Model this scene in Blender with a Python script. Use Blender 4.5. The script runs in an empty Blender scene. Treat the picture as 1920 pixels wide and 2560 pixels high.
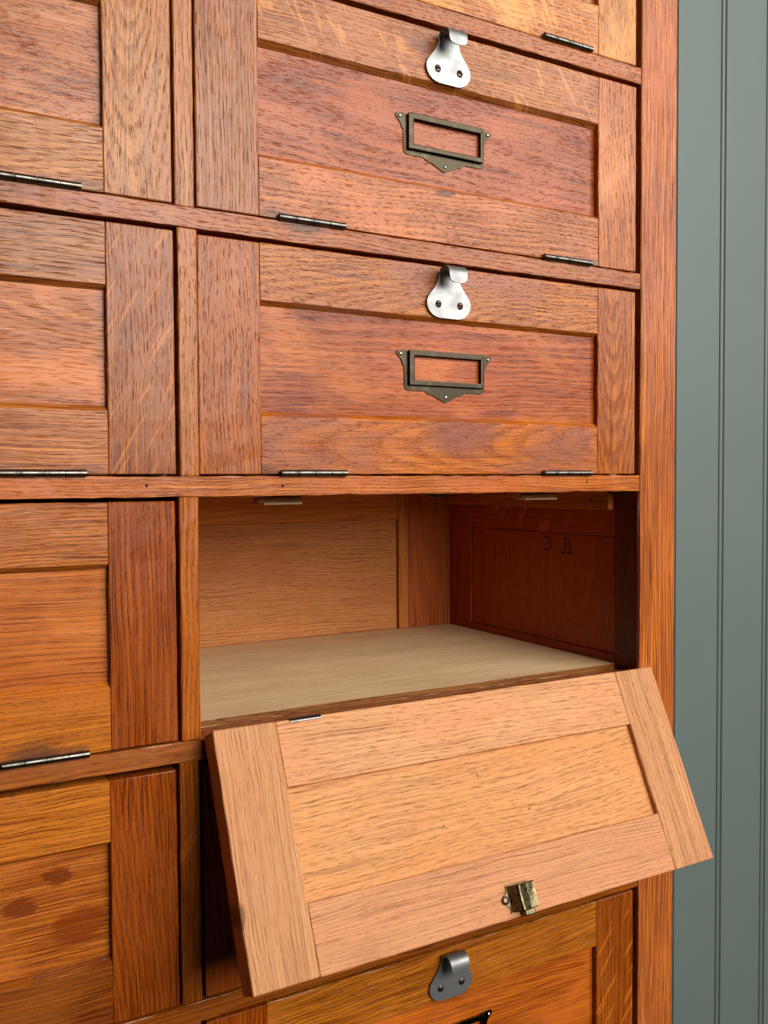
import bpy, bmesh, math, random
from mathutils import Matrix, Vector
R = math.radians
scene = bpy.context.scene
COL = scene.collection
ZO = 1.30                                   # height of the reference rail above the floor

# ------------------------------------------------------------------ camera
cam_d = bpy.data.cameras.new('camera'); cam = bpy.data.objects.new('camera', cam_d); COL.objects.link(cam)
yaw, pitch, roll = R(29.5588), R(-1.9542), R(-0.3065)
fwd = Vector((math.sin(yaw)*math.cos(pitch), math.cos(yaw)*math.cos(pitch), math.sin(pitch)))
rgt = Vector((math.cos(yaw), -math.sin(yaw), 0)); up = rgt.cross(fwd)
r2 = rgt*math.cos(roll) + up*math.sin(roll); u2 = up*math.cos(roll) - rgt*math.sin(roll)
cam.matrix_world = Matrix.Translation((-.1882, -.5811, ZO-.0038)) @ Matrix((r2, u2, -fwd)).transposed().to_4x4()
cam_d.sensor_fit = 'HORIZONTAL'; cam_d.sensor_width = 24.0; cam_d.lens = 24.0*2260.23/1920
cam_d.clip_start = .01; cam_d.clip_end = 60
scene.camera = cam
scene.render.resolution_x, scene.render.resolution_y = 768, 1024

# ------------------------------------------------------------------ room light
world = bpy.data.worlds.new('World'); scene.world = world; world.use_nodes = True
bg = world.node_tree.nodes['Background']; bg.inputs[0].default_value = (1.0, .96, .92, 1); bg.inputs[1].default_value = .022
def area(name, loc, target, sx, sy, power, col):
    l = bpy.data.lights.new(name, 'AREA'); l.shape = 'RECTANGLE'; l.size = sx; l.size_y = sy; l.energy = power; l.color = col
    o = bpy.data.objects.new(name, l); COL.objects.link(o); o.location = loc
    o.rotation_euler = (Vector(target)-Vector(loc)).to_track_quat('-Z', 'Y').to_euler()
    return o
area('window_light', (1.65, -2.1, ZO+1.15), (.15, 0, ZO), 1.7, 1.8, 76, (1.0, .97, .93))
area('room_light', (.50, -2.6, ZO+.85), (.1, 0, ZO), .9, 1.5, 67, (1.0, .93, .84))
scene.view_settings.view_transform = 'Standard'; scene.view_settings.look = 'None'
scene.view_settings.exposure = 0; scene.view_settings.gamma = 1

# ------------------------------------------------------------------ materials
def lin(c):
    return tuple((v/255/12.92 if v/255 <= .04045 else ((v/255+.055)/1.055)**2.4) for v in c)

class NT:
    def __init__(s, name):
        s.m = bpy.data.materials.new(name); s.m.use_nodes = True
        s.t = s.m.node_tree; s.t.nodes.clear()
        s.out = s.t.nodes.new('ShaderNodeOutputMaterial'); s.b = s.t.nodes.new('ShaderNodeBsdfPrincipled')
        s.t.links.new(s.b.outputs[0], s.out.inputs[0])
    def put(s, sock, v):
        if v is None: return
        if isinstance(v, bpy.types.NodeSocket): s.t.links.new(v, sock)
        else:
            if hasattr(sock.default_value, '__len__') and not hasattr(v, '__len__'): v = (v,)*len(sock.default_value)
            if hasattr(sock.default_value, '__len__') and len(sock.default_value) == 4 and len(v) == 3: v = (*v, 1)
            sock.default_value = v
    def n(s, typ, ins={}, out=0, **kw):
        nd = s.t.nodes.new(typ)
        for k, v in kw.items(): setattr(nd, k, v)
        for k, v in ins.items(): s.put(nd.inputs[k], v)
        return nd.outputs[out]
    def math(s, op, a, b=None, c=None, clamp=False):
        return s.n('ShaderNodeMath', {0: a, **({1: b} if b is not None else {}), **({2: c} if c is not None else {})}, operation=op, use_clamp=clamp)
    def vmul(s, a, b): return s.n('ShaderNodeVectorMath', {0: a, 1: b}, operation='MULTIPLY')
    def vadd(s, a, b): return s.n('ShaderNodeVectorMath', {0: a, 1: b}, operation='ADD')
    def attr(s, name, o='Fac'):
        nd = s.t.nodes.new('ShaderNodeAttribute'); nd.attribute_type = 'OBJECT'; nd.attribute_name = name
        return nd.outputs[o]
    def noise(s, vec, scale=1, detail=3, rough=.5, out=0, dist=0):
        return s.n('ShaderNodeTexNoise', {'Vector': vec, 'Scale': scale, 'Detail': detail, 'Roughness': rough, 'Distortion': dist}, out=out)
    def ramp(s, v, a, b, lo=0, hi=1, smooth=True):
        return s.n('ShaderNodeMapRange', {0: v, 1: a, 2: b, 3: lo, 4: hi}, interpolation_type='SMOOTHSTEP' if smooth else 'LINEAR')
    def mix(s, f, a, b, mode='MIX'):
        nd = s.t.nodes.new('ShaderNodeMix'); nd.data_type = 'RGBA'; nd.blend_type = mode; nd.clamp_factor = True
        s.put(nd.inputs[0], f); s.put(nd.inputs[6], a); s.put(nd.inputs[7], b)
        return nd.outputs[2]

def wood_material(name, ringfreq=430, pore=1.0, poresy=1400, rough=.30, spec=.27, bump=1.0, contrast=1.0):
    """ring-porous timber; local x runs along the grain, z out of the face; looks come from object properties"""
    s = NT(name)
    P = s.n('ShaderNodeTexCoord', out=3)
    seed = s.attr('seed')
    off = s.vmul(s.n('ShaderNodeCombineXYZ', {0: seed, 1: seed, 2: seed}), (3.17, 1.73, 2.39))
    Pn = s.vadd(P, off)
    xyz = s.t.nodes.new('ShaderNodeSeparateXYZ'); s.t.links.new(P, xyz.inputs[0])
    x, y, z = xyz.outputs
    ring = s.t.nodes.new('ShaderNodeSeparateXYZ'); s.t.links.new(s.attr('ring', 'Vector'), ring.inputs[0])   # (centre y, centre z, tilt)
    w1 = s.noise(s.vmul(Pn, (9, 26, 26)), 1, 2)
    w2 = s.noise(s.vmul(Pn, (34, 150, 150)), 1, 2)
    yy = s.math('ADD', y, s.math('MULTIPLY_ADD', w1, .010, -.005))
    yy = s.math('ADD', yy, s.math('MULTIPLY_ADD', w2, .0013, -.00065))
    ry = s.math('SUBTRACT', yy, s.math('MULTIPLY_ADD', x, .02, ring.outputs[0]))
    rz = s.math('SUBTRACT', z, s.math('MULTIPLY_ADD', x, ring.outputs[2], ring.outputs[1]))
    r = s.math('SQRT', s.math('ADD', s.math('MULTIPLY', ry, ry), s.math('MULTIPLY', rz, rz)))
    rr = s.math('MULTIPLY', r, ringfreq)
    rr = s.math('ADD', rr, s.math('MULTIPLY', s.noise(s.n('ShaderNodeCombineXYZ', {0: r, 1: seed, 2: 0.}), 90, 1), 3.0))
    ph = s.math('FRACT', rr)
    early = s.math('MULTIPLY', s.ramp(ph, 0, .12), s.ramp(ph, .75, .3))       # porous early wood of each ring
    # fine fibre streaks
    Ps = s.n('ShaderNodeCombineXYZ', {0: s.math('ADD', x, s.math('MULTIPLY', seed, 3.17)), 1: s.math('ADD', yy, seed), 2: z})
    st1 = s.noise(s.vmul(Ps, (16, 1500, 1500)), 1, 2, .6)
    st2 = s.noise(s.vmul(Ps, (6, 230, 230)), 1, 3, .6)
    # pores: thin dashes along the grain
    v = s.t.nodes.new('ShaderNodeTexVoronoi'); v.voronoi_dimensions = '2D'; v.inputs['Scale'].default_value = 1
    gr = s.t.nodes.new('ShaderNodeSeparateXYZ'); s.t.links.new(s.attr('grain', 'Vector'), gr.inputs[0])            # (pore frequency, pore depth, streak contrast)
    s.t.links.new(s.vmul(Ps, s.n('ShaderNodeCombineXYZ', {0: gr.outputs[0], 1: poresy, 2: 1.})), v.inputs['Vector'])
    psize = s.math('MULTIPLY', s.math('MULTIPLY_ADD', early, .55, .45), s.ramp(s.noise(s.vmul(Ps, (70, 420, 420)), 1, 2), .25, .65))
    pores = s.ramp(v.outputs['Distance'], s.math('MULTIPLY', psize, .40), s.math('MULTIPLY', psize, .14))
    pores = s.math('MULTIPLY', pores, s.math('MULTIPLY', gr.outputs[1], pore))
    # colour
    base = s.attr('tone', 'Vector'); dark = s.attr('tone_dark', 'Vector'); blo = s.attr('tone_blotch', 'Vector')
    g = s.math('ADD', s.math('MULTIPLY', s.ramp(st2, .3, .72), .45*contrast), s.math('MULTIPLY', s.ramp(st1, .3, .72), .55*contrast))
    g = s.math('ADD', g, s.math('MULTIPLY', early, .36*contrast))
    g = s.math('MULTIPLY', g, gr.outputs[2])
    c = s.mix(g, base, dark)
    ln = s.ramp(s.noise(s.vmul(Ps, (12, 1050, 1050)), 1, 1, .5), .54, .66)            # long thin lines of open grain
    c = s.mix(s.math('MULTIPLY', ln, s.math('MULTIPLY', gr.outputs[2], .95*contrast)), c, s.vmul(dark, (.55, .46, .48)))
    bl = s.noise(s.vmul(Pn, (11, 21, 21)), 1, 4, .6, dist=.4)
    bl = s.math('MULTIPLY', s.ramp(bl, .44, .68), s.attr('blotch'))
    c = s.mix(bl, c, blo)
    # medullary ray flecks of quarter-sawn boards (oblique pale ribbons)
    fl = s.t.nodes.new('ShaderNodeSeparateXYZ'); s.t.links.new(s.attr('fleck', 'Vector'), fl.inputs[0])       # (amount, slope, frequency)
    fw = s.math('MULTIPLY_ADD', s.noise(s.vmul(Pn, (60, 60, 60)), 1, 2), .005, -.0025)
    u = s.math('ADD', s.math('ADD', x, s.math('MULTIPLY', y, fl.outputs[1])), fw)
    fn = s.noise(s.n('ShaderNodeCombineXYZ', {0: s.math('MULTIPLY', s.math('ADD', u, seed), fl.outputs[2]), 1: s.math('MULTIPLY_ADD', y, 38, seed), 2: seed}), 1, 1)
    fk = s.math('MULTIPLY', s.ramp(fn, .62, .67), fl.outputs[0])
    pale = s.mix(.55, c, s.vmul(base, (1.45, 1.6, 1.9)))
    c = s.mix(fk, c, pale)
    pd = s.math('MULTIPLY', pores, s.math('SUBTRACT', 1, s.math('MULTIPLY', fk, .7)))
    c = s.mix(s.math('MULTIPLY', pd, .64), c, s.vmul(dark, (.26, .20, .22)))
    # stains: (x, y, radius) in the board, a strength and a colour
    for k in ('1', '2', '3'):
        sp = s.t.nodes.new('ShaderNodeSeparateXYZ'); s.t.links.new(s.attr('stain'+k, 'Vector'), sp.inputs[0])
        dx = s.math('MULTIPLY', s.math('SUBTRACT', x, sp.outputs[0]), s.attr('stain_squeeze')); dy = s.math('SUBTRACT', y, sp.outputs[1])
        d = s.math('SQRT', s.math('ADD', s.math('MULTIPLY', dx, dx), s.math('MULTIPLY', dy, dy)))
        d = s.math('ADD', d, s.math('MULTIPLY_ADD', s.noise(s.vmul(Pn, (60, 330, 330)), 1, 3, .6), .012, -.006))
        m = s.math('MULTIPLY', s.ramp(d, sp.outputs[2], s.math('MULTIPLY', sp.outputs[2], s.attr('stain_edge'))), s.attr('stain_amount'+k))
        c = s.mix(m, c, s.vmul(s.attr('stain_tone'+k, 'Vector'), s.math('MULTIPLY_ADD', st1, .8, .6)))
    s.put(s.b.inputs['Base Color'], c)
    rn = s.noise(s.vmul(Pn, (20, 45, 45)), 1, 3)
    rg = s.math('ADD', s.math('MULTIPLY_ADD', rn, .22, rough-.11), s.math('MULTIPLY', pores, .2))
    s.put(s.b.inputs['Roughness'], rg); s.b.inputs['Specular IOR Level'].default_value = spec
    h = s.math('SUBTRACT', s.math('MULTIPLY', st1, .35), pores)
    h = s.math('ADD', h, s.math('MULTIPLY', st2, .5))
    h = s.math('ADD', h, s.math('MULTIPLY', s.noise(s.vmul(Pn, (30, 60, 60)), 1, 2), 1.5))
    s.put(s.b.inputs['Normal'], s.n('ShaderNodeBump', {'Strength': .55*bump, 'Distance': .00045, 'Height': h}))
    return s.m

OAK = wood_material('varnished_oak')
RAW = wood_material('bare_oak', rough=.62, spec=.3, bump=1.0, contrast=.50, pore=.8)
PINE = wood_material('old_pine', ringfreq=190, pore=.12, rough=.6, spec=.25, bump=.5)
PLY = wood_material('dusty_plywood', ringfreq=60, pore=.6, poresy=500, rough=.75, spec=.2, bump=.5, contrast=.42)

def metal(name, c1, c2, rough, scale=220, lo=.4, hi=.65, bump=.15, stretch=(1, 1, 1), metallic=1.0):
    s = NT(name); P = s.n('ShaderNodeTexCoord', out=3)
    n = s.noise(s.vmul(P, stretch), scale, 4, .6)
    s.put(s.b.inputs['Base Color'], s.mix(s.ramp(n, lo, hi), lin(c1), lin(c2)))
    s.b.inputs['Metallic'].default_value = metallic
    s.put(s.b.inputs['Roughness'], s.math('MULTIPLY_ADD', n, .25, rough-.12))
    s.put(s.b.inputs['Normal'], s.n('ShaderNodeBump', {'Strength': bump, 'Distance': .0004, 'Height': n}))
    return s.m
NICKEL = metal('worn_nickel', (148, 149, 148), (132, 133, 133), .47, 60, metallic=.82)
BRONZE = metal('aged_bronze', (52, 46, 37), (68, 61, 50), .28, 110, .45, .72, .03)
STEEL = metal('dark_steel', (104, 101, 95), (76, 73, 68), .30, 120, .45, .7)
BRASS = metal('old_brass', (78, 70, 50), (112, 102, 74), .34, 300)
SCREW = metal('dark_screw', (88, 76, 66), (130, 104, 88), .38, 500)
PINM = metal('bright_pin', (236, 230, 205), (220, 210, 180), .22, 500)
def plain(name, c, rough=.6, spec=.3):
    s = NT(name); P = s.n('ShaderNodeTexCoord', out=3)
    n = s.noise(P, 120, 3)
    s.put(s.b.inputs['Base Color'], s.mix(n, tuple(v*.8 for v in lin(c)), lin(c)))
    s.b.inputs['Roughness'].default_value = rough; s.b.inputs['Specular IOR Level'].default_value = spec
    return s.m
LEAF = plain('lacquered_leaf', (222, 196, 140), .5)
PENCIL = plain('black_crayon', (24, 12, 8), .8)
HOLE = plain('dark_hole', (26, 12, 8), .9)
GROOVE = plain('letter_stamp', (60, 48, 26), .6)
def paint_material():
    s = NT('grey_green_paint'); P = s.n('ShaderNodeTexCoord', out=3)
    n = s.noise(P, 5, 3); n2 = s.noise(s.vmul(P, (420, 420, 14)), 1, 3, .6); n3 = s.noise(P, 34, 4, .7)
    c = s.mix(n, lin((94, 107, 103)), lin((101, 114, 110)))
    c = s.mix(s.ramp(n3, .72, .76), c, lin((134, 145, 141)))
    s.put(s.b.inputs['Base Color'], c)
    s.put(s.b.inputs['Roughness'], s.math('MULTIPLY_ADD', n, .12, .42))
    h = s.math('ADD', s.math('MULTIPLY', n2, .5), s.math('MULTIPLY', n, 5))
    s.put(s.b.inputs['Normal'], s.n('ShaderNodeBump', {'Strength': .35, 'Distance': .0006, 'Height': h}))
    return s.m
PAINT = paint_material()

# ------------------------------------------------------------------ mesh helpers
rnd = random.Random(7)
FRONT_X = Matrix(((1, 0, 0), (0, 0, -1), (0, 1, 0))).to_4x4()        # grain along x, face to the room
FRONT_Z = Matrix(((0, -1, 0), (0, 0, -1), (1, 0, 0))).to_4x4()       # grain upright, face to the room
WALL_Z = Matrix(((0, 0, -1), (0, 1, 0), (1, 0, 0))).to_4x4()         # on the right-hand inner wall, grain upright
WALL_Y = Matrix(((0, 0, -1), (1, 0, 0), (0, -1, 0))).to_4x4()        # on the right-hand inner wall, grain front to back
UP_X = Matrix.Identity(4)                                            # lying flat, grain along x

def link(name, me, mat, parent, mtx=None, smooth=False):
    o = bpy.data.objects.new(name, me); COL.objects.link(o)
    if mat and not me.materials: me.materials.append(mat)
    if smooth:
        for p in me.polygons: p.use_smooth = True
    o.parent = parent
    o.matrix_local = mtx if mtx is not None else Matrix.Identity(4)
    return o
def empty(name, parent=None, loc=(0, 0, 0)):
    o = bpy.data.objects.new(name, None); COL.objects.link(o); o.parent = parent; o.location = loc; o.empty_display_size = .05
    return o
def prism_mesh(name, prof, L, b=.0006, seg=8, jit=.00012):
    """profile (y,z) polygon swept along local x from -L/2 to L/2, ends eased"""
    cy = sum(p[0] for p in prof)/len(prof); cz = sum(p[1] for p in prof)/len(prof)
    xs = [-L/2, -L/2+b] + [-L/2+b+(L-2*b)*i/seg for i in range(1, seg)] + [L/2-b, L/2]
    vs = []; n = len(prof)
    for i, xx in enumerate(xs):
        end = i in (0, len(xs)-1)
        for (py, pz) in prof:
            if end:
                py -= math.copysign(b, py-cy)*.8; pz -= math.copysign(b, pz-cz)*.8
            vs.append((xx, py+rnd.uniform(-jit, jit), pz+rnd.uniform(-jit, jit)*.6))
    fs = []
    for i in range(len(xs)-1):
        for k in range(n):
            a = i*n+k; c = i*n+(k+1) % n
            fs.append((a, c, c+n, a+n))
    fs.append(tuple(reversed(range(n)))); fs.append(tuple(range((len(xs)-1)*n, len(xs)*n)))
    me = bpy.data.meshes.new(name); me.from_pydata(vs, [], fs)
    bm = bmesh.new(); bm.from_mesh(me); bmesh.ops.recalc_face_normals(bm, faces=bm.faces); bm.to_mesh(me); bm.free()
    return me
def rect_prof(w, t, b):
    y0, y1, z0, z1 = -w/2, w/2, -t, 0.
    return [(y0+b, z0), (y1-b, z0), (y1, z0+b), (y1, z1-b), (y1-b, z1), (y0+b, z1), (y0, z1-b), (y0, z0+b)]
lrnd = random.Random(23)
def looks(o, tone, dark=None, blotch=None, amount=.5, ring=None, fleck=None, stains=(), grain=None, keep=None, stain_edge=.3, stain_squeeze=.5):
    o['grain'] = grain or (lrnd.uniform(38, 120), lrnd.uniform(.45, 1.), lrnd.uniform(.8, 1.35))
    o['seed'] = lrnd.uniform(0, 9)
    t = lin(tone); t = (t[0]*.92, t[1]*.81, t[2]*.37) if keep is None else t; o['tone'] = t
    o['tone_dark'] = lin(dark) if dark else (t[0]*.47, t[1]*.36, t[2]*.30)
    o['tone_blotch'] = lin(blotch) if blotch else (t[0]*.72, t[1]*.60, t[2]*.62)
    o['blotch'] = amount
    o['ring'] = ring or (lrnd.choice((-1, 1))*lrnd.uniform(.05, .11), -lrnd.uniform(.03, .12), lrnd.uniform(-.10, .10))
    o['fleck'] = fleck or (0., .5, 60.)
    o['stain_edge'] = stain_edge; o['stain_squeeze'] = stain_squeeze
    for k in ('1', '2', '3'):
        o['stain'+k] = (0., 0., .01); o['stain_amount'+k] = 0.; o['stain_tone'+k] = (0., 0., 0.)
    for k, (sx, sy, sr, am, tn) in zip(('1', '2', '3'), stains):
        o['stain'+k] = (sx, sy, sr); o['stain_amount'+k] = am; o['stain_tone'+k] = lin(tn)
    return o
def board(name, parent, frame, x, y, z, mat=OAK, b=.0007, seg=10, jit=.00020, **lk):
    """a board given by its extents in the parent's space; frame says where the face looks and how the grain runs"""
    c = Vector(((x[0]+x[1])/2, (y[0]+y[1])/2, (z[0]+z[1])/2)); d = Vector((x[1]-x[0], y[1]-y[0], z[1]-z[0]))
    rot = frame.to_3x3(); l = [abs(v) for v in (rot.transposed() @ d)]
    face = c + rot @ Vector((0, 0, l[2]/2))
    me = prism_mesh(name, rect_prof(l[1], l[2], b), l[0], b, seg, jit)
    o = link(name, me, mat, parent, Matrix.Translation(face) @ frame)
    return looks(o, keep=(1 if mat in (RAW, PLY) else None), **lk)
def box_bm(bm, x, y, z, bev=0):
    r = bmesh.ops.create_cube(bm, size=1)
    for v in r['verts']:
        v.co = Vector(((x[0]+x[1])/2+v.co.x*(x[1]-x[0]), (y[0]+y[1])/2+v.co.y*(y[1]-y[0]), (z[0]+z[1])/2+v.co.z*(z[1]-z[0])))
    if bev:
        es = {e for v in r['verts'] for e in v.link_edges}
        bmesh.ops.bevel(bm, geom=list(es), offset=bev, segments=2, affect='EDGES', profile=.6)
def to_mesh(name, bm):
    me = bpy.data.meshes.new(name); bmesh.ops.recalc_face_normals(bm, faces=bm.faces); bm.to_mesh(me); bm.free(); return me
def cyl_bm(bm, p, axis, r, h, n=14, r2=None):
    q = Vector((0, 0, 1)).rotation_difference(Vector(axis)).to_matrix().to_4x4()
    bmesh.ops.create_cone(bm, cap_ends=True, segments=n, radius1=r, radius2=r if r2 is None else r2, depth=h, matrix=Matrix.Translation(p) @ q)
def plate_bm(bm, pts, y0, y1):
    """outline in x,z extruded between y0 and y1"""
    a = [bm.verts.new((p[0], y0, p[1])) for p in pts]; c = [bm.verts.new((p[0], y1, p[1])) for p in pts]
    bm.faces.new(a); bm.faces.new(list(reversed(c)))
    for i in range(len(pts)):
        j = (i+1) % len(pts); bm.faces.new((a[i], c[i], c[j], a[j]))

# ------------------------------------------------------------------ the grey-green boarded wall behind
wall = empty('wall', None, (0, .335, ZO)); wall['kind'] = 'structure'; wall['label'] = 'grey green painted wall of narrow upright beaded boards'
def plank_mesh(w):
    # board with a half-round bead along its left edge and small quirks
    g = .0016
    prof = [(0, -.012), (0, -.0034), (g, -.0036)]
    for i in range(0, 7):
        a = math.pi*(1-i/6); prof.append((g+.0034+.0034*math.cos(a), -.0030+.0030*math.sin(a)))
    prof += [(g+.0068+.0004, -.0030), (g+.0068+.0016, -.0030), (g+.0068+.0028, -.0003), (g+.0068+.0034, 0), (w-.0022, 0), (w-.0008, -.0006), (w, -.0024), (w, -.012)]
    vs = []; n = len(prof)
    for zz in (-1.3, 1.2):
        for (px, py) in prof: vs.append((px, -py-.012, zz))
    fs = [(k, (k+1) % n, (k+1) % n+n, k+n) for k in range(n)] + [tuple(reversed(range(n))), tuple(range(n, 2*n))]
    me = bpy.data.meshes.new('wall_plank'); me.from_pydata(vs, [], fs)
    bm = bmesh.new(); bm.from_mesh(me); bmesh.ops.recalc_face_normals(bm, faces=bm.faces); bm.to_mesh(me); bm.free()
    me.materials.append(PAINT); return me
PM = plank_mesh(.0975)
for k in range(-5, 7):
    o = link('wall_plank', PM, PAINT, wall, Matrix.Translation((.8850+k*.0980, rnd.uniform(-.0004, .0004), 0)))

# ------------------------------------------------------------------ the cabinet carcass
cab = empty('filing_cabinet', None, (0, 0, ZO))
cab['label'] = 'oak filing cabinet with rows of drop front doors, one hanging open'
cab['category'] = 'cabinet'
PITCH = .1756
RT = {'a': .3520, 'b': .1756, 'c': 0., 'd': -.1755, 'e': -.3530, 'z': .5276, 'f': -.5286}    # top of each cross rail
XL = -.4262
Q = lambda: rnd.uniform(.05, .11)
# right-hand upright and cross rails
board('corner_post', cab, FRONT_Z, (.4003, .4434), (-.0004, .030), (-.72, .74), seg=30, jit=.0002, tone=(220, 140, 80), dark=(150, 76, 34), blotch=(192, 104, 48), amount=.6, ring=(.05, -.05, .03), grain=(16., .9, 1.3))
rail_tones = {'z': ((190, 120, 84), None), 'a': ((196, 124, 88), None), 'b': ((192, 120, 82), (156, 92, 68)), 'c': ((214, 132, 76), (190, 98, 44)),
              'd': ((186, 116, 62), (152, 86, 44)), 'e': ((170, 98, 36), (128, 66, 22)), 'f': ((170, 98, 36), None)}
for k, zt in RT.items():
    t, bl = rail_tones[k]
    fk = (.0, .5, 60)
    st = []
    if k == 'b': st = [(.0915, .006, .010, .75, (74, 52, 46)), (-.10, .004, .010, .3, (74, 52, 46))]
    board('cross_rail', cab, FRONT_X, (XL, .3994), (-.0005, .029), (zt-.0134, zt), seg=90, jit=.00032, b=.0004, tone=t, blotch=bl, amount=.7, fleck=fk, stains=st,
          ring=(rnd.choice((-1, 1))*.06, -.05, .04))
for nx, nz in ((-.0341, -.0058), (.0604, -.0065), (.3384, -.0054)):
    bm = bmesh.new(); cyl_bm(bm, (nx, -.0005, nz), (0, 1, 0), .0011, .0003, 5)
    link('nail', to_mesh('nail', bm), HOLE, cab)
# dividers between the two columns, one length per row
rows = [('a', 'z'), ('b', 'a'), ('c', 'b'), ('d', 'c'), ('e', 'd'), ('f', 'e')]
dx = {'a': (-.0131, -.0006), 'b': (-.0130, -.0001), 'c': (-.0118, .0012), 'd': (-.0127, .0002), 'e': (-.0148, -.0012), 'f': (-.0155, -.002)}
dtone = {'a': (190, 124, 84), 'b': (202, 136, 92), 'c': (200, 130, 78), 'd': (200, 120, 58), 'e': (168, 98, 40), 'f': (150, 85, 25)}
for lo, hi in rows:
    board('divider', cab, FRONT_Z, dx[lo], (.0002, .029), (RT[lo]+.0001, RT[hi]-.0135), tone=dtone[lo], amount=.6, seg=14, jit=.0002, fleck=((.5, 1.6, 200.) if lo == 'e' else (0., .5, 60.)))
# inside: partitions, backs, shelves
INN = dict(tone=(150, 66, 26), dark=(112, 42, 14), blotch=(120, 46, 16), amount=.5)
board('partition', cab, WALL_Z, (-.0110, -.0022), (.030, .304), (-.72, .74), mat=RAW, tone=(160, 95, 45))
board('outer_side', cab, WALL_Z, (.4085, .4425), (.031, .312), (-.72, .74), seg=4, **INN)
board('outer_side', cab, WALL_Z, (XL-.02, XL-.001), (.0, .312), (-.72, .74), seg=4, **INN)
board('back_panel', cab, FRONT_X, (XL, .40), (.3045, .312), (-.72, .74), mat=RAW, tone=(176, 108, 56), dark=(146, 82, 38), blotch=(190, 126, 74), amount=.5)
for lo, hi in rows:
    z0, z1 = RT[lo], RT[hi]
    for xa, xb in ((XL+.001, -.0115), (-.0015, .4075)):
        board('shelf', cab, UP_X, (xa, xb), (.0292, .3044), (z0-.003, z0+.0041), mat=PLY, jit=.00005, tone=(228, 198, 156), dark=(196, 160, 116), blotch=(206, 174, 132), amount=.7, ring=(1.5, -1.5, 0.))
for lo, hi in rows[3:4]:
    board('shelf_edge', cab, FRONT_X, (.0003, .3998), (.0286, .0292), (RT[lo]+.0001, RT[lo]+.0043), b=.0002, tone=(150, 104, 70), amount=.4)
# the open compartment: framed right side, framed pine back, cleat under the shelf above
zd = RT['d']; zc = RT['c']
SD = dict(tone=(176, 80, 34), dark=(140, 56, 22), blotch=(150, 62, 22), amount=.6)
board('side_stile_and_shade_liner', cab, WALL_Z, (.3990, .40025), (.0012, .0302), (zd+.0003, zc-.0138), b=.0003, tone=(124, 48, 18), amount=.4)  # thin dark liner over the post's inner face, its shade put into the colour
board('side_stile_and_shade_liner', cab, WALL_Z, (.4000, .4084), (.2575, .3030), (zd+.005, zc-.0138), **SD)
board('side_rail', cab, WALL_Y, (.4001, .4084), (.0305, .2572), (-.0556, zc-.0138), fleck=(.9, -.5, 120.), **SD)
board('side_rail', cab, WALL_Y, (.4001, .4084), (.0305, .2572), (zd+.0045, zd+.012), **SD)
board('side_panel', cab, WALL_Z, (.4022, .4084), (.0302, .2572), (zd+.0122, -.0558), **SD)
board('cleat', cab, WALL_Y, (.3930, .3999), (.0312, .3030), (-.0310, zc-.0142), mat=PINE, tone=(196, 116, 56), amount=.3)
for yy, zz in ((.2320, -.0215), (.0545, -.0232)):
    bm = bmesh.new(); cyl_bm(bm, (.3929, yy, zz), (1, 0, 0), .0013, .0004, 10)
    link('nail', to_mesh('nail', bm), HOLE, cab)
board('back_rail', cab, FRONT_X, (0., .3296), (.3000, .3044), (-.0470, zc-.0138), mat=PINE, tone=(222, 150, 84), dark=(186, 112, 54), amount=.3)
board('back_board', cab, FRONT_X, (0., .3286), (.3018, .3044), (zd+.0045, -.0472), mat=RAW, tone=(208, 140, 80), dark=(168, 100, 50), blotch=(182, 110, 56), amount=.6, ring=(.3, -.3, .05))
board('back_bead', cab, FRONT_Z, (.3300, .3424), (.2985, .3044), (zd+.0045, zc-.0138), mat=PINE, tone=(206, 136, 72), dark=(176, 104, 48), amount=.2)
board('back_stile', cab, FRONT_Z, (.3428, .3998), (.2995, .3044), (zd+.0045, zc-.0138), mat=PINE, tone=(206, 122, 58), dark=(150, 70, 28), amount=.5, ring=(0., -.02, .08))
# blocks under the rail that carry the hinge leaves of the doors above, and the strike for the catch
for xa, xb, yy in ((.0560, .0905, .034), (.2955, .3345, .034)):
    board('hinge_block', cab, FRONT_X, (xa, xb), (yy, yy+.012), (-.0195, -.0138), mat=RAW, tone=(190, 126, 68), amount=.2)
    bm = bmesh.new(); box_bm(bm, (xa+.004, xb), (yy-.0010, yy-.0001), (-.0202, -.0190), .0003); box_bm(bm, (xa+.004, xb), (yy-.0010, yy+.010), (-.0206, -.0197), .0003)
    link('hinge_leaf_and_slot_shade', to_mesh('hinge_leaf_and_slot_shade', bm), LEAF, cab)
bm = bmesh.new(); box_bm(bm, (.196, .222), (.030, .042), (-.0150, -.0138), .0004); box_bm(bm, (.2015, .216), (.031, .034), (-.0172, -.0150), .0004)
link('strike_plate', to_mesh('strike_plate', bm), STEEL, cab)

# crayon marks 3 B on the side panel
def stroke_mesh(name, strokes, w):
    bm = bmesh.new()
    for st in strokes:
        pts = [Vector(p) for p in st]
        prev = None
        for i, p in enumerate(pts):
            t = (pts[min(i+1, len(pts)-1)]-pts[max(i-1, 0)]).normalized(); nrm = Vector((-t.y, t.x))*w*rnd.uniform(.75, 1.15)/2
            a = bm.verts.new((0, (p+nrm).x, (p+nrm).y)); c = bm.verts.new((0, (p-nrm).x, (p-nrm).y))
            if prev: bm.faces.new((prev[0], a, c, prev[1]))
            prev = (a, c)
    return to_mesh(name, bm)
def arc(cx, cy, rx, ry, a0, a1, n=9): return [(cx+rx*math.cos(R(a0+(a1-a0)*i/n)), cy+ry*math.sin(R(a0+(a1-a0)*i/n))) for i in range(n+1)]
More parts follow.
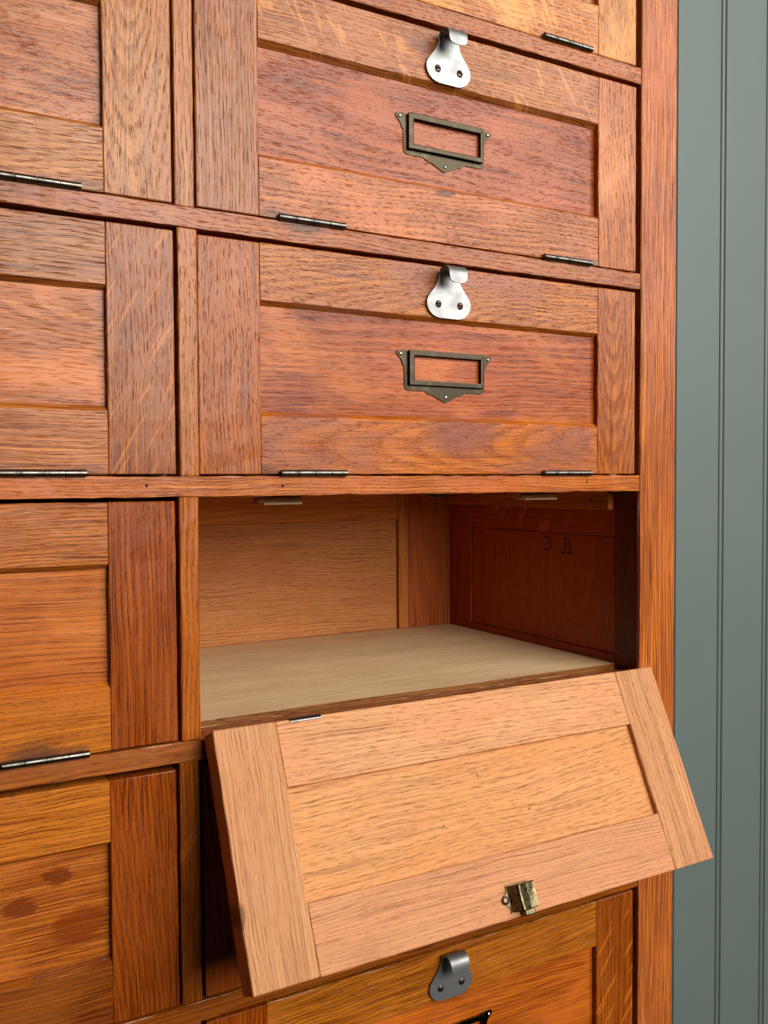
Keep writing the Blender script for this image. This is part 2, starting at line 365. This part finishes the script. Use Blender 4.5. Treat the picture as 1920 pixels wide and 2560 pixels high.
# letters drawn in (u right, v up); u runs towards the front of the cabinet (minus y)
three = [[(-.0065, .0072), (-.001, .0074), (.004, .0070), (.0062, .0062)] + [(.004, .003), (.0005, .0008), (.004, .0006), (.0062, -.002), (.0055, -.0052), (.002, -.0066), (-.002, -.0066), (-.005, -.0055)]]
bee = [[(-.002, .0072), (-.0018, .002), (-.0022, -.004), (-.0020, -.0078)], [(-.004, .0072), (.002, .0078), (.0052, .0055), (.0048, .0025), (.0005, .0008), (.0045, 0), (.0072, -.003), (.0068, -.006), (.0045, -.0082)], [(-.0100, -.0080), (-.002, -.0088), (.006, -.0086), (.0105, -.0076)]]
for nm, sts, yc, zcc in (('numeral', three, .1270, -.0676), ('letter', bee, .0990, -.0672)):
    me = stroke_mesh(nm, [[(-p[0], p[1]) for p in st] for st in sts], .0014)
    link('crayon_'+nm, me, PENCIL, cab, Matrix.Translation((.4018, yc, zcc)) @ Matrix.Scale(.9, 4))

# ------------------------------------------------------------------ door furniture (shared meshes)
def hinge_mesh(L):
    bm = bmesh.new()
    n = 4; g = .0006
    for i in range(n):
        a = i*L/n+g/2; c = (i+1)*L/n-g/2
        cyl_bm(bm, ((a+c)/2, 0, 0), (1, 0, 0), .0024, c-a, 18)
    cyl_bm(bm, (L/2, 0, 0), (1, 0, 0), .0015, L-.001, 10)
    box_bm(bm, (0, L), (.0002, .014), (.0008, .0016)); 
    me = to_mesh('hinge', bm); me.materials.append(STEEL)
    for p in me.polygons: p.use_smooth = True
    me.set_sharp_from_angle(angle=R(40))
    return me
HINGE = hinge_mesh(.0515)
def hook_mesh():
    path = []   # (y, z, half width)
    for z_, w in ((.1200, .0085), (.1206, .0115), (.1220, .0146), (.1240, .0171), (.1268, .0190), (.1298, .0199), (.1328, .0197), (.1358, .0184), (.1388, .0162), (.1416, .0138), (.1444, .0118), (.1472, .0104), (.1500, .0094)):
        path.append((-.0006, z_, w))
    rr = .0072
    for i in range(1, 13):
        a = R(180*i/12); path.append((-.0006-rr+rr*math.cos(a), .1505+rr*math.sin(a)*1.08, .0094-.0014*i/12))
    for z_, w in ((.1490, .0079), (.1474, .0075), (.1462, .0066), (.1453, .0052), (.1447, .0030)): path.append((-.0006-2*rr-.0001, z_, w))
    t = .0011; vs = []; n = 9
    N = []
    for i, p in enumerate(path):
        a = path[max(i-1, 0)]; c = path[min(i+1, len(path)-1)]
        d = Vector((c[0]-a[0], c[1]-a[1])).normalized(); N.append(Vector((-d.y, d.x)))        # towards the room on the plate
    for side in (0, 1):
        for p, nn in zip(path, N):
            for k in range(n):
                u = -1+2*k/(n-1); vs.append((.1988+u*p[2], p[0]+nn.x*t*side, p[1]+nn.y*t*side))
    m = len(path); fs = []
    idx = lambda s_, i, k: s_*m*n+i*n+k
    for i in range(m-1):
        for k in range(n-1):
            fs.append((idx(0, i, k), idx(0, i, k+1), idx(0, i+1, k+1), idx(0, i+1, k)))
            fs.append((idx(1, i, k), idx(1, i+1, k), idx(1, i+1, k+1), idx(1, i, k+1)))
        for k in (0, n-1): fs.append((idx(0, i, k), idx(1, i, k), idx(1, i+1, k), idx(0, i+1, k)))
    for i in (0, m-1):
        for k in range(n-1): fs.append((idx(0, i, k), idx(0, i, k+1), idx(1, i, k+1), idx(1, i, k)))
    me = bpy.data.meshes.new('hook_handle'); me.from_pydata(vs, [], fs)
    bm = bmesh.new(); bm.from_mesh(me); bmesh.ops.recalc_face_normals(bm, faces=bm.faces)
    bm.to_mesh(me); bm.free(); me.materials.append(NICKEL)
    for p in me.polygons: p.use_smooth = True
    me.set_sharp_from_angle(angle=R(40))
    return me
HOOK = hook_mesh()
def dome_mesh(name, r, h, mat, slot=True):
    bm = bmesh.new()
    bmesh.ops.create_uvsphere(bm, u_segments=14, v_segments=8, radius=1)
    for v in bm.verts: v.co = Vector((v.co.x*r, v.co.y*h, v.co.z*r))
    if slot: box_bm(bm, (-r*1.0, r*1.0), (-h*1.03, 0), (-r*.10, r*.10))
    me = to_mesh(name, bm); me.materials.append(mat)
    for p in me.polygons: p.use_smooth = True
    me.set_sharp_from_angle(angle=R(50))
    return me
SCREWM = dome_mesh('screw', .0029, .0012, SCREW, False)
PINMESH = dome_mesh('pin', .0013, .0010, PINM, False)
def slot_screw():
    bm = bmesh.new()
    bmesh.ops.create_uvsphere(bm, u_segments=20, v_segments=10, radius=1)
    for v in bm.verts:
        v.co = Vector((v.co.x*.0029, v.co.y*.0012, v.co.z*.0029))
        if abs(v.co.z) < .0007 and v.co.y < -.0003: v.co.y = -.0002
    me = to_mesh('screw', bm); me.materials.append(SCREW); return me
SLOT = slot_screw()
def holder_mesh():
    bm = bmesh.new(); sx = .0037; cx = .1955+sx
    yb, yf = .0055, .0046       # flat flange on the panel
    half = [(0, .0563), (.0030, .0574), (.0085, .0600), (.0120, .0618), (.0150, .0622), (.0180, .0640), (.0192, .0646), (.0330, .0646), (.0352, .0652), (.0364, .0668), (.0367, .0690), (.0369, .0830), (.0382, .0838), (.0388, .0862), (.0400, .0882), (.0422, .0902), (.0434, .0922), (.0430, .0940), (.0416, .0946), (.0345, .0944)]
    # flange: left and right wings plus bottom piece
    wing = [p for p in half if p[0] >= .0330] + [(.0345, .0700), (.0330, .0700)]
    for sg in (-1, 1):
        pts = [(cx+sg*p[0], p[1]) for p in wing]
        plate_bm(bm, pts if sg > 0 else list(reversed(pts)), yf, yb)
    bot = [p for p in half if p[0] <= .0330]
    pts = [(cx+p[0], p[1]) for p in bot] + [(cx+.0330, .0705), (cx-.0330, .0705)] + [(cx-p[0], p[1]) for p in reversed(bot[1:])]
    plate_bm(bm, pts, yf-.00005, yb)
    # raised frame
    x0, x1 = cx-.0336, cx+.0342; z0, z1 = .0682, .0950
    ix0, ix1, iz0, iz1 = cx-.0292, cx+.0318, .0722, .0906
    y1 = .0018
    box_bm(bm, (x0, ix0), (y1, .0050), (z0, z1-.0002), .0006); box_bm(bm, (ix1, x1), (y1, .0050), (z0, z1-.0002), .0006)
    box_bm(bm, (ix0-.0008, ix1+.0008), (y1-.0001, .0050), (z0+.0001, iz0), .0006); box_bm(bm, (ix0-.0008, ix1+.0008), (y1-.0001, .0028), (iz1, z1), .0005)
    me = to_mesh('label_holder', bm); me.materials.append(BRONZE); return me
HOLDER = holder_mesh()

# ------------------------------------------------------------------ doors
def front_profile(w, t, b, ch_low=False, ch_high=False, c=.0036, d=.0055):
    y0, y1, z0, z1 = -w/2, w/2, -t, 0.
    pr = [(y0+b, z0), (y1-b, z0), (y1, z0+b)]
    pr += [(y1, z1-d), (y1-c, z1-.0003), (y1-c-.0004, z1)] if ch_high else [(y1, z1-b), (y1-b, z1)]
    pr += [(y0+c+.0004, z1), (y0+c, z1-.0003), (y0, z1-d)] if ch_low else [(y0+b, z1), (y0, z1-b)]
    pr += [(y0, z0+b)]
    return pr
T = .020
def make_door(x0, z0, tones, fl=None, inner=False, hinge_shift=0., furniture=True, mat=OAK, stains=None, rings=None, label=None, screw=SLOT, edges={}):
    fl = fl or {}; stains = stains or {}; rings = rings or {}
    d = empty('door', cab, (x0, 0, z0))
    if label: d['label'] = label
    yj = rnd.uniform(.0001, .0008)
    def tk(k):
        v = tones[k]; a = dict(tone=v[0])
        if len(v) > 1 and v[1]: a['blotch'] = v[1]
        if len(v) > 2: a['amount'] = v[2]
        if k in fl: a['fleck'] = fl[k]
        if k in stains: a['stains'] = stains[k]
        if k in edges: a['stain_edge'], a['stain_squeeze'] = edges[k]
        if k in rings: a['ring'] = rings[k]
        return a
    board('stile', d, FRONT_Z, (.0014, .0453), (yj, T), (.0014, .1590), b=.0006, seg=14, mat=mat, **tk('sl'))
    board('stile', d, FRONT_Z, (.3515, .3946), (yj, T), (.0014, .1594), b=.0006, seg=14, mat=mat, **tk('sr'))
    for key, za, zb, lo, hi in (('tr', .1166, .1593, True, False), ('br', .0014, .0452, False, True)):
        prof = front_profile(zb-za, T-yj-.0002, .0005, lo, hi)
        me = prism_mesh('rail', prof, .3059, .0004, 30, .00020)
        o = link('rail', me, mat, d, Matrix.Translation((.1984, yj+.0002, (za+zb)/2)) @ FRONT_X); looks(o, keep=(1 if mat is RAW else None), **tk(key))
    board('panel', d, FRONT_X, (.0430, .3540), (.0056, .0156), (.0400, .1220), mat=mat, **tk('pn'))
    for hx in (.0585, .2905):
        link('hinge', HINGE, STEEL, d, Matrix.Translation((hx+hinge_shift, -.0019, .0021)))
    if furniture:
        link('hook_handle', HOOK, NICKEL, d, Matrix.Translation((0, yj-.0003, 0)))
        for sx in (.1890, .2088): link('screw', screw, SCREW, d, Matrix.Translation((sx, yj-.0019, .1303)) @ Matrix.Rotation(rnd.uniform(-.25, .25), 4, 'Y'))
        link('label_holder', HOLDER, BRONZE, d)
        for sx, sz in ((.1592, .0917), (.2392, .0917), (.1992, .0605)): link('pin', PINMESH, PINM, d, Matrix.Translation((sx, .0045, sz)))
    return d
IRON = (58, 42, 38)
hs = lambda sh=0.: [(-.140+sh, -.0215, .011, .6, IRON), (.146+sh, -.0215, .009, .4, IRON), (.095+sh, -.0215, .008, .4, IRON)]
# right column, top to bottom
make_door(0, RT['a'], dict(sl=[(196, 128, 88)], sr=[(216, 146, 84), (226, 160, 84), .6], tr=[(196, 128, 88)], br=[(218, 144, 80), (226, 160, 78), .7], pn=[(196, 118, 84)]),
          fl=dict(br=(.7, .45, 200.), sr=(.35, 1.4, 120.)), label='topmost door with orange bottom rail, cut off by the top of the photo')
make_door(0, RT['b'], dict(sl=[(196, 132, 96), (168, 104, 80), .5], sr=[(206, 128, 84), (214, 142, 92), .6], tr=[(204, 138, 90), (184, 116, 78), .5], br=[(212, 136, 90), (206, 122, 72), .6], pn=[(190, 106, 64), (178, 96, 58), .6]),
          fl=dict(tr=(.6, .55, 230.)), stains=dict(br=hs()[:2]+[(-.0015, .0155, .0045, .8, (84, 44, 36))], tr=[(-.018, .006, .010, .75, (104, 48, 18))]), rings=dict(pn=(.02, -.16, .02)), label='closed door with pale diagonal flecks on its top rail, second from top')
make_door(0, RT['c'], dict(sl=[(190, 112, 58), (166, 92, 46), .7], sr=[(208, 128, 62), (154, 92, 58), .6], tr=[(208, 134, 66), (150, 90, 66), .75], br=[(214, 128, 50), (136, 82, 66), .7], pn=[(190, 102, 50), (212, 124, 48), .45]),
          stains=dict(br=[(.012, .008, .024, .8, (130, 72, 54)), (-.150, -.0215, .008, .6, IRON)], tr=[(-.018, .012, .010, .7, (120, 62, 20))], pn=[(.0008, -.003, .046, .22, (210, 98, 38))]),
          rings=dict(tr=(-.02, -.025, .10), sr=(.004, -.03, .10), br=(.0, -.05, .06)), label='closed door just above the open compartment, orange with purple brown patches')
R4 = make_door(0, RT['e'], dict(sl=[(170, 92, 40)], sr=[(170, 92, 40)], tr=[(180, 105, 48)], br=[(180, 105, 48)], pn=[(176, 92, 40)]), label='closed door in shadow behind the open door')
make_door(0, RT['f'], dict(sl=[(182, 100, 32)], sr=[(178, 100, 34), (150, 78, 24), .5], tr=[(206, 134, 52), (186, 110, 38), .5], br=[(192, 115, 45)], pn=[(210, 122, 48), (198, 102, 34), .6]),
          fl=dict(sr=(.9, 1.3, 130.)), screw=SCREWM, label='lowest closed door partly hidden below the open one')
# the open door hangs from the rail below the open compartment
INNER = dict(sl=[(212, 152, 100), (190, 126, 80), .7], sr=[(212, 152, 100), (194, 132, 86), .7], tr=[(214, 150, 102), (196, 130, 90), .6], br=[(222, 160, 108), (206, 140, 90), .6], pn=[(220, 156, 96), (206, 136, 76), .6])
flap = make_door(0, RT['d'], INNER, mat=RAW, stains=dict(sl=[(.026, .0, .024, .45, (186, 124, 82)), (.074, -.008, .012, .4, (160, 104, 70)), (.0345, .0225, .0045, .7, (80, 44, 30))], sr=[(.070, -.006, .014, .35, (170, 112, 82))], tr=[(-.12, .018, .012, .4, (170, 106, 78)), (.03, .0, .016, .25, (190, 126, 96))]), label='open door hanging down, pale bare inside face showing')
flap.location = (-.0002, -.0016, RT['d']+.0032)
flap.rotation_euler = (R(154.6), 0, 0)
# catch on its inside, splintered pin points, hinge leaf with its dark slot
def catch_mesh():
    bm = bmesh.new()
    W2, H2 = .0092, .0092
    # base plate with round ears
    pts = [(-W2, -H2), (W2, -H2), (W2, -.006)]
    pts += [(W2+.0046*math.cos(R(a)) - .0005, .0046*math.sin(R(a))) for a in range(-75, 76, 15)]
    pts += [(W2, .006), (W2, H2), (-W2, H2), (-W2, .006)]
    pts += [(-W2-.0046*math.cos(R(a)) + .0005, .0046*math.sin(R(a))) for a in range(75, -76, -15)]
    pts += [(-W2, -.006)]
    plate_bm(bm, pts, 0, .0009)
    # hood: folded strap standing off the plate, profile across x
    prof = [(-.0086, .0009), (-.0080, .0030), (-.0056, .0088), (-.0044, .0100), (-.0034, .0103), (-.0015, .0098), (.003, .0086), (.0080, .0084), (.0098, .0088), (.0100, .0082), (.0100, .0009)]
    n = len(prof); vs = []
    for zz, k in ((-.0086, .92), (-.0080, 1.), (-.003, .95), (.003, .95), (.0080, 1.), (.0086, .92)):
        vs.append([bm.verts.new((p[0], .0009+(p[1]-.0009)*k, zz)) for p in prof])
    for a, c in zip(vs, vs[1:]):
        for i in range(n-1): bm.faces.new((a[i], a[i+1], c[i+1], c[i]))
    bm.faces.new(vs[0]); bm.faces.new(list(reversed(vs[-1])))
    # spring bolt poking out towards the edge of the door
    box_bm(bm, (-.0015, .0070), (.0012, .0070), (.0086, .0128), .0010)
    me = to_mesh('catch', bm); me.materials.append(BRASS); return me
CX, CZ = .2016, .1468
ctch = link('catch', catch_mesh(), BRASS, flap, Matrix.Translation((CX, T+.0001, CZ)))
link('screw', SCREWM, SCREW, flap, Matrix.Translation((CX-.0118, T+.0010, CZ)))
link('screw', SCREWM, SCREW, flap, Matrix.Translation((CX+.0118, T+.0010, CZ)))
tc = bpy.data.curves.new('maker_word', 'FONT'); tc.body = 'PROGRESS'; tc.size = .0040; tc.align_x = 'CENTER'; tc.align_y = 'CENTER'; tc.extrude = .00012
to = bpy.data.objects.new('t', tc); COL.objects.link(to); bpy.context.view_layer.update()
me = bpy.data.meshes.new_from_object(to.evaluated_get(bpy.context.evaluated_depsgraph_get())); bpy.data.objects.remove(to)
me.name = 'maker_word'; me.materials.append(GROOVE)

TXT = Matrix(((1, 0, 0), (0, 0, 1), (0, -1, 0))).to_4x4()            # lettering reads on the inside face of the hanging door
link('maker_word', me, GROOVE, flap, Matrix.Translation((CX+.0042, T+.0088, CZ-.0004)) @ TXT @ Matrix.Rotation(R(2), 4, 'Y') @ Matrix.Rotation(R(58), 4, 'Z'))
def splinter_mesh():
    bm = bmesh.new()
    cyl_bm(bm, (0, .0003, 0), (0, 1, 0), .0007, .0012, 8, .0002)
    for i in range(5):
        a = rnd.uniform(0, 6.28); r_ = rnd.uniform(.0010, .0022); p = Vector((math.cos(a)*r_, 0, math.sin(a)*r_*.7)); q = Vector((-math.sin(a), 0, math.cos(a)))*.0004
        v = [bm.verts.new(p*.25+q), bm.verts.new(p*.25-q), bm.verts.new(p+Vector((0, .0009, 0)))]
        w = [bm.verts.new(x_.co-Vector((0, .0004, 0))) for x_ in v]
        bm.faces.new(v); bm.faces.new(list(reversed(w)))
        for k in range(3): bm.faces.new((v[k], w[k], w[(k+1) % 3], v[(k+1) % 3]))
    me_ = to_mesh('pin_point', bm); me_.materials.append(LEAF); return me_
for px, pz in ((.1967, .0610), (.2345, .0908), (.1590, .0908)):
    link('pin_point', splinter_mesh(), LEAF, flap, Matrix.Translation((px, .0157, pz)) @ Matrix.Scale(1.5, 4))
for zz, m_, dy_ in (((.0006, .0024), HOLE, .0002), ((.0024, .0036), STEEL, .0003)):  # dark box paints the slot's shade; the steel strip is the leaf
    bm = bmesh.new(); box_bm(bm, (.0550, .0790), (T-.004, T+dy_), zz, .0002)
    link('hinge_leaf_and_slot_shade', to_mesh('hinge_leaf_and_slot_shade', bm), m_, flap)

# ------------------------------------------------------------------ left column doors
LX = -.4096
make_door(LX, RT['a'], dict(sl=[(196, 128, 88)], sr=[(200, 132, 92)], tr=[(196, 128, 88)], br=[(200, 132, 90)], pn=[(196, 118, 84)]))
make_door(LX+.0002, RT['b'], dict(sl=[(196, 128, 88)], sr=[(206, 146, 100), (164, 104, 74), .75], tr=[(190, 122, 84)], br=[(206, 142, 94), (190, 120, 78), .5], pn=[(200, 124, 80), (214, 150, 110), .6]),
          hinge_shift=-.0045, stains=dict(br=hs(-.0045)), rings=dict(sr=(.004, -.022, .12), pn=(.01, -.10, .05)), label='door at upper left with pale cathedral grained stile')
make_door(LX+.0006, RT['c'], dict(sl=[(190, 120, 70)], sr=[(188, 116, 64), (150, 88, 50), .7], tr=[(188, 124, 82), (150, 96, 66), .6], br=[(212, 138, 90), (196, 116, 72), .5], pn=[(208, 130, 84), (214, 124, 62), .6]),
          hinge_shift=-.0045, stains=dict(br=hs(-.0045)), fl=dict(sr=(.65, 1.7, 190.)), rings=dict(pn=(.03, -.06, .10)), label='door at middle left with dark flecked stile')
make_door(LX-.0005, RT['d'], dict(sl=[(180, 108, 50)], sr=[(180, 98, 42), (152, 76, 30), .6], tr=[(212, 136, 76), (160, 90, 54), .6], br=[(212, 136, 58), (194, 108, 38), .6], pn=[(206, 122, 68), (210, 128, 58), .5]),
          hinge_shift=-.0045, stains=dict(br=[(-.150, -.020, .014, .85, IRON), (.106, -.0205, .014, .75, IRON), (.130, -.0205, .008, .5, IRON)]), rings=dict(sr=(.08, -.10, .0), pn=(.06, -.10, .02)), label='door left of the open compartment with dark straight grained stile')
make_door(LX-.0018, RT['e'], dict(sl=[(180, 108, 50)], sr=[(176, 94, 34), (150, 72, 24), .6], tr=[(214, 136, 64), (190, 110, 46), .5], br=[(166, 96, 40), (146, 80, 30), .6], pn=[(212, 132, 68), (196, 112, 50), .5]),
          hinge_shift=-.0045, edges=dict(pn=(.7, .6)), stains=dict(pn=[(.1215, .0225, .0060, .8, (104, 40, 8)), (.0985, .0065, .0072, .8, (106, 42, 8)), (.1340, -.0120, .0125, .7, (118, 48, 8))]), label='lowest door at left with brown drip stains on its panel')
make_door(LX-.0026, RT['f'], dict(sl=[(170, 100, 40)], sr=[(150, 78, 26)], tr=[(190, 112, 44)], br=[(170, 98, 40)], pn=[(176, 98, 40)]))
